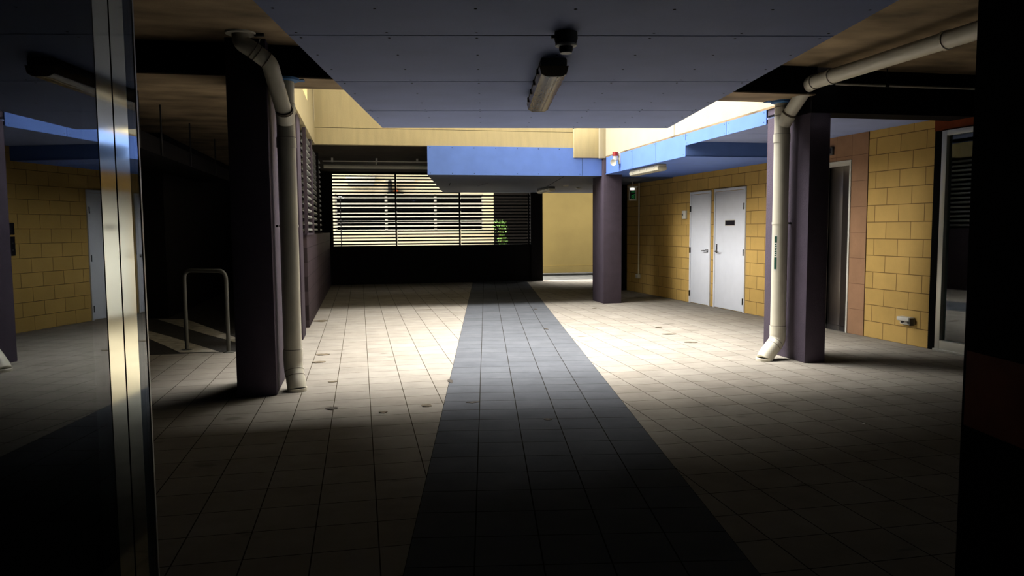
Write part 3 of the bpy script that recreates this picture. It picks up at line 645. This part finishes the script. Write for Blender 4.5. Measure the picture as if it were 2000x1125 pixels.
# ------------------------------------------------------------------ shopfront glass at the left
t = thing('window_1', 'tall shopfront glass reflecting the doors and the blue fascia', 'window', 'A', (-1.0, 0, 0), None, 'structure', R(0.22))
f = MB(); f.box(-0.010, 0.0, -1.4, 2.225, 0.0, 3.08, M['pane']); f.build('glass_pane', t)
f = MB(); f.box(-0.008, 0.0015, 2.0, 2.08, 0.0, 3.08, M['alu']); f.box(-0.008, 0.0015, 2.088, 2.166, 0.0, 3.08, M['alu']); f.box(-0.008, 0.001, 2.08, 2.088, 0, 3.08, M['joint']); f.build('mullion', t)
f = MB(); f.box(-0.06, 0.002, 2.225, 2.233, 0.0, 3.08, M['alu_frame']); f.build('edge_trim', t)
b = MB(); b.box(-6, -1.6, -1.5, -1.4, 0, 3.1, M['dark_zone']); b.box(-6, -5.9, -1.4, 2.2, 0, 3.1, M['dark_zone']); b.box(-6, -1.08, 2.16, 2.22, 0, 3.1, M['dark_zone']); b.box(-6, -0.98, -1.5, -1.4, 0, 3.1, M['dark_zone'])
struct(b, 'wall_shop', 'dark shop interior behind the reflecting glass', 'wall', 'A')

# ------------------------------------------------------------------ street outside
t = thing('building', 'cream building across the street, seen through the black louvres', 'building', 'B', (-3.0, 26.0, 0))
f = MB()
z0, z1, v0, v1 = 1.44, 2.70, 2.2, 7.28          # window opening, local
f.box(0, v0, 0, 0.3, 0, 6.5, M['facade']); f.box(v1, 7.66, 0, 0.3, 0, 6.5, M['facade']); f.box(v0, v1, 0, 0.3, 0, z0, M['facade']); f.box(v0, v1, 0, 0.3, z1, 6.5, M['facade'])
f.build('wall', t)
for k in range(3):
    a0 = v0 + k * (v1 - v0) / 3; a1 = a0 + (v1 - v0) / 3
    wf = MB(); wf.box(a0, a0 + 0.06, 0.02, 0.1, z0, z1, M['offwhite']); wf.box(a1 - 0.03, a1, 0.02, 0.1, z0, z1, M['offwhite'])
    for j in range(9):
        zz = z0 + j * (z1 - z0) / 8; wf.box(a0, a1, 0.0 if j % 2 else 0.02, 0.1, zz - (0.05 if j % 2 == 0 else 0.025), zz + (0.03 if j % 2 == 0 else 0.025), M['offwhite'])
    fr_ = wf.build('window', t)
    wp = MB(); wp.box(a0 + 0.03, a1 - 0.03, 0.12, 0.14, z0, z1, M['glass_dark']); wp.build('pane', fr_)
f = MB(); f.box(0.0, v1 + 0.3, -0.04, 0, z0 - 0.12, z0 - 0.05, M['facade']); f.build('sill_band', t)
f = MB(); f.box(2.6, 3.55, -0.35, 0, 3.05, 3.30, M['offwhite'], 0.02); f.box(2.65, 3.5, -0.33, -0.02, 2.95, 3.05, M['slat']); f.build('awning_box', t)
f = MB(); f.box(3.9, 4.9, -0.1, 0, 3.12, 3.2, M['offwhite']); f.build('sign_rail', t)
f = MB(); f.cyl((4.05, -0.06, 2.72), (4.05, -0.06, 3.15), 0.07, M['dark_metal'], 14); f.box(3.95, 4.5, -0.12, 0, 2.70, 2.76, M['dark_metal']); f.build('downpipe', t)
f = MB(); f.box(4.18, 4.32, -0.1, 0, 2.77, 2.83, M['orange']); f.build('orange_box', t)
t = thing('street_lamp', 'small glowing lamp seen through the louvres of the left bay', 'lamp', 'B', (-0.62, 25.9, 2.55))
f = MB(); f.sph((0, 0, 0.07), 0.065, M['white_glow'], (1.1, 0.6, 0.55)); f.build('lamp_shade', t)
f = MB(); f.cyl((0, 0, -2.55), (0, 0, 0.05), 0.015, M['dark_metal'], 8); f.build('pole', t)
f = MB(); f.sph((0.09, 0, -0.02), 0.035, M['white_glow'], (1, .6, .6)); f.build('side_lamp', t)
b = MB(); b.box(4.2, 7.2, 28, 28.2, -0.2, 7, M['dark_zone'])  # near-black sheet standing in for deep shade beside the building
struct(b, 'wall_lane_shade', 'dark sheet standing in for the deep shade beside the cream building', 'wall')
t = thing('shrub', 'leafy green shrub seen through the louvres beside the cream building', 'shrub', 'B', (4.80, 25.2, 0.0))
f = MB()
for k in range(7): f.cyl((0, 0, 0), (random.uniform(-.12, .12), random.uniform(-.12, .12), random.uniform(1.2, 1.7)), 0.012, M['stem'], 6)
f.build('stems', t)
f = MB()
for k in range(260):
    c = Vector((random.gauss(0, .09), random.gauss(0, .12), random.uniform(0.6, 1.75)))
    f.box(c.x - .045, c.x + .045, c.y - .02, c.y + .02, c.z - .003, c.z + .003, M['leaf_green'], rot=(random.uniform(-1, 1), random.uniform(-1, 1), random.uniform(0, 6)))
tag(f.build('leaves', t), kind='stuff')
b = MB(); b.box(5.58, 12, 23.0, 23.3, 0.27, 4.5, M['yellow_wall']); b.box(5.58, 12, 22.98, 23.3, -0.1, 0.262, M['yellow_wall']); b.box(5.58, 12, 23.01, 23.3, 0.2, 0.3, M['joint'])
b.box(5.5, 12, 22.5, 23.0, -0.1, 0.05, M['road'])
struct(b, 'wall_street', 'mustard rendered wall outside the back opening, with a low plinth line', 'wall')

# ------------------------------------------------------------------ leaves and scraps on the paving
def leaf(label, v, u, L, W, rz, m):
    f = MB(); tm = bmesh.new(); n = 9; top = []; bot = []
    rnd = random.Random(label)
    jag = [1 + rnd.uniform(-0.3, 0.3) for _ in range(2 * n)]
    def P(i, s):
        tt = i / (n - 1); wv = math.sin(math.pi * (0.04 + 0.92 * tt)) ** 0.8 * W / 2 * jag[i + (n if s > 0 else 0)]
        return ((tt - 0.5) * L, s * wv, 0.0045 + 0.003 * abs(tt - 0.5) ** 2 * 4 + (0.001 if s > 0 else 0))
    a = [tm.verts.new(P(i, -1)) for i in range(n)]; c_ = [tm.verts.new(P(i, 1)) for i in range(n)]
    a2 = [tm.verts.new((x.co.x, x.co.y, x.co.z - 0.003)) for x in a]; c2 = [tm.verts.new((x.co.x, x.co.y, x.co.z - 0.003)) for x in c_]
    for i in range(n - 1):
        tm.faces.new((a[i], a[i + 1], c_[i + 1], c_[i])); tm.faces.new((c2[i], c2[i + 1], a2[i + 1], a2[i]))
        tm.faces.new((a2[i], a2[i + 1], a[i + 1], a[i])); tm.faces.new((c_[i], c_[i + 1], c2[i + 1], c2[i]))
    tm.faces.new((a[0], c_[0], c2[0], a2[0])); tm.faces.new((a[-1], a2[-1], c2[-1], c_[-1]))
    f._take(tm, m)
    o = f.build('fallen_leaf', None, 'B', (v, u, 0.0)); o.rotation_euler.z += rz
    tag(o, label, 'leaf', 'leaves and scraps on the paving')
    o['kind'] = 'thing'
D, K = M['leaf_dry'], M['leaf_dark']
leaf('brown scrap on the beige paving, in line with the white doors', 4.28, 10.2, 0.12, 0.07, 0.3, D)
leaf('larger brown triangular leaf on the paving between the canopy and the white doors', 4.14, 9.5, 0.20, 0.09, -0.2, D)
leaf('pale brown leaf on the paving, nearest the right drainpipe', 4.11, 8.75, 0.17, 0.08, -0.3, D)
leaf('thin dark twig like scrap at the shade edge under the back louvres', 1.1, 13.52, 0.30, 0.04, 0.02, D)
leaf('dark crumpled leaf on a joint, in front of the left drainpipe', -0.26, 6.17, 0.10, 0.09, 0.2, K)
leaf('rounded brown leaf on the beige paving, left of the grey band', 0.15, 5.95, 0.07, 0.06, 0.1, D)
leaf('tan leaf at the shadow edge beside the grey band', 0.51, 6.09, 0.08, 0.09, 0.5, D)
leaf('black oblong leaf lying on the grey band', 0.90, 6.12, 0.115, 0.045, 0.0, K)
leaf('small black scrap on the grey band in the canopy shade', 1.38, 5.43, 0.07, 0.045, -0.3, K)
leaf('light brown stain like leaf beside the left drainpipe foot', -0.46, 8.93, 0.16, 0.12, 0.0, D)
leaf('flat brown leaf in front of the slim plum post', -0.48, 8.42, 0.15, 0.10, 0.1, D)
leaf('small brown leaf on a joint near the left drainpipe', -0.29, 7.28, 0.09, 0.06, 0.2, D)
leaf('wide brown leaf at the foot of the low plum wall', -0.66, 12.3, 0.22, 0.25, 0.0, D)
leaf('grey green leaf caught in the joint along the grey band', 0.82, 7.04, 0.05, 0.16, 0.0, K)
leaf('tiny dark scrap on the grey band in bright light', 2.63, 10.43, 0.05, 0.12, 0.3, K)
leaf('dark scrap on the grey band near its far end', 3.1, 13.1, 0.06, 0.10, 0.4, K)
leaf('short dark scrap in front of the middle column', 4.18, 12.95, 0.10, 0.07, 0.2, D)
leaf('tiny pale chip on the dark paving by the black wall end', 3.62, 4.77, 0.02, 0.02, 0.2, M['offwhite'])
